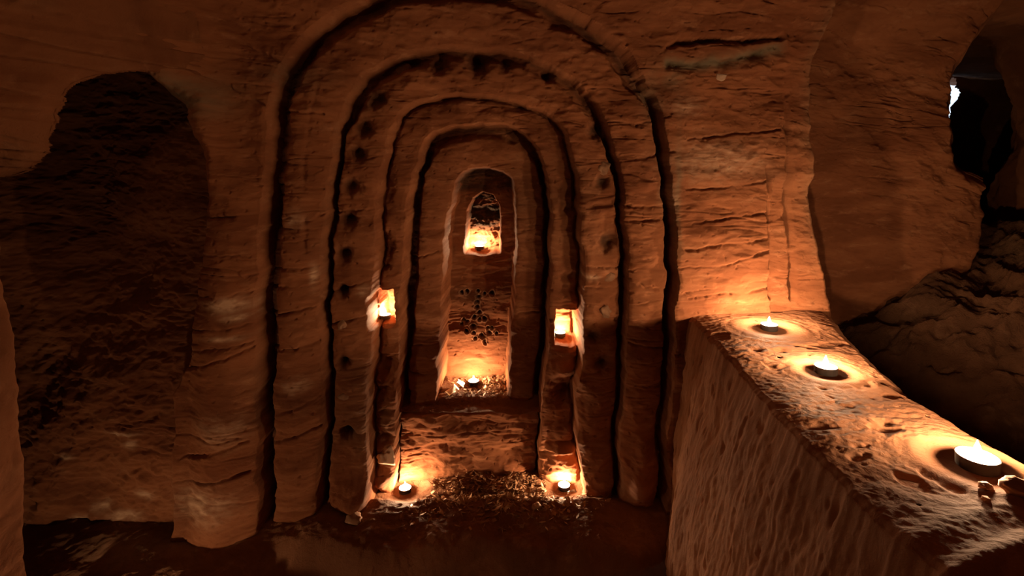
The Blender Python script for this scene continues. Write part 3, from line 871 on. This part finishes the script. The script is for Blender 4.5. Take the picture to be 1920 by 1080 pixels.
put('paper_scrap', sheet('paper_scrap', [(-.038, -.030, .008), (-.014, -.040, .0), (.026, .012, .004), (.002, .028, .022)], .004), M_paper, (x0, 2.44, zt + .008), (0, 0, 0),
    'curled pale strip of paper lying on the recess floor left of the candle', 'paper scrap')
put('foil_scrap', sheet('foil_scrap', [(-.020, 0, .006), (.018, .006, .012), (.017, .012, .014), (-.019, .008, .010)], .006), M_foil, (wx(1073, 2.18), 2.18, float(floor_z(.246, 2.18)) + .004), (0, 0, 0),
    'thin curl of shiny foil on the floor right of the floor tealight', 'foil')

# leaf litter: uncountable scraps
def litter(name, n, spot, size, seed):
    rs = np.random.RandomState(seed); v, q = [], []
    for _ in range(n):
        x, y, z = spot(rs)
        a = rs.rand() * 6.28; L = size * (.5 + rs.rand()); W = L * (.12 + .5 * rs.rand() * (rs.rand() > .4)); up = L * (rs.rand() - .2) * .7
        ca, sa = math.cos(a), math.sin(a); k = len(v); roll = (rs.rand() - .5) * W * 1.6; th = .0008
        for s in (0, -th):
            for t_, w_, h_ in ((-1, 0, 0), (-.2, 1, .35), (1, .15, 1), (-.1, -1, .3)):
                v.append((x + ca * t_ * L / 2 - sa * w_ * W / 2, y + sa * t_ * L / 2 + ca * w_ * W / 2, z + up * h_ + w_ * roll * .5 + s + .003))
        q += [(k, k + 1, k + 2, k + 3), (k + 7, k + 6, k + 5, k + 4), (k, k + 4, k + 5, k + 1), (k + 1, k + 5, k + 6, k + 2), (k + 2, k + 6, k + 7, k + 3), (k + 3, k + 7, k + 4, k)]
    me = mesh_from(name, np.array(v), np.array(q)); me.polygons.foreach_set('use_smooth', np.zeros(len(q), dtype=bool))
    return link(name, me, M_leaf)
def sp1(rs):
    while True:
        x, y = rs.normal(-.03, .17), rs.normal(2.17, .09)
        if y < 2.32 and math.hypot(x - FC[0][0], y - FC[0][1]) > .1 and math.hypot(x - FC[1][0], y - FC[1][1]) > .08: return x, y, float(floor_z(x, y))
tag(litter('leaf_litter', 1500, sp1, .022, 5), 'brown dead leaves and twigs strewn on the earth floor between the two floor candles', 'leaf litter', kind='stuff')
def sp2(rs):
    while True:
        x, y = rs.normal(-.10, .08), rs.normal(2.50, .06)
        if -.34 < x < .0 and 2.4 < y < 2.64 and math.hypot(x + .182, y - 2.53) > .034: return x, y, float(plat_z(x, y))
tag(litter('leaf_litter', 900, sp2, .016, 9), 'dry leaf litter heaped on the recess floor around its tealight', 'leaf litter', kind='stuff')

# ------------------------------------------------------------------ daylight outside the passage
w = bpy.data.worlds.new('World'); scene.world = w; w.use_nodes = True
bg = w.node_tree.nodes['Background']
bg.inputs['Color'].default_value = (.72, .84, 1.0, 1); bg.inputs['Strength'].default_value = 1.6

# unseen warm lamp added to light the upper walls, high on the left of the viewpoint
ld = bpy.data.lights.new('lamp', 'POINT'); ld.energy = 2.3; ld.color = (1.0, .50, .24); ld.shadow_soft_size = .04
lo = bpy.data.objects.new('lamp', ld); COL.objects.link(lo); lo.location = (-1.05, .75, 1.80)

# ------------------------------------------------------------------ camera and colour
cam = bpy.data.cameras.new('camera'); co = bpy.data.objects.new('camera', cam); COL.objects.link(co)
cam.sensor_width = 36; cam.lens = 36 * F0 / 1920; cam.shift_y = -(540 - HY) / 1920; cam.clip_start = .02
co.location = (0, 0, CH); co.rotation_euler = (math.pi / 2, 0, 0)
scene.camera = co
scene.view_settings.view_transform = 'Standard'; scene.view_settings.look = 'None'
scene.view_settings.gamma = 1; scene.view_settings.exposure = -0.12
scene.view_settings.use_curve_mapping = False
cy = scene.cycles
cy.use_denoising = True
cy.max_bounces = 4; cy.diffuse_bounces = 3; cy.adaptive_threshold = .04; cy.sample_clamp_indirect = 3.0
cy.caustics_reflective = False; cy.caustics_refractive = False
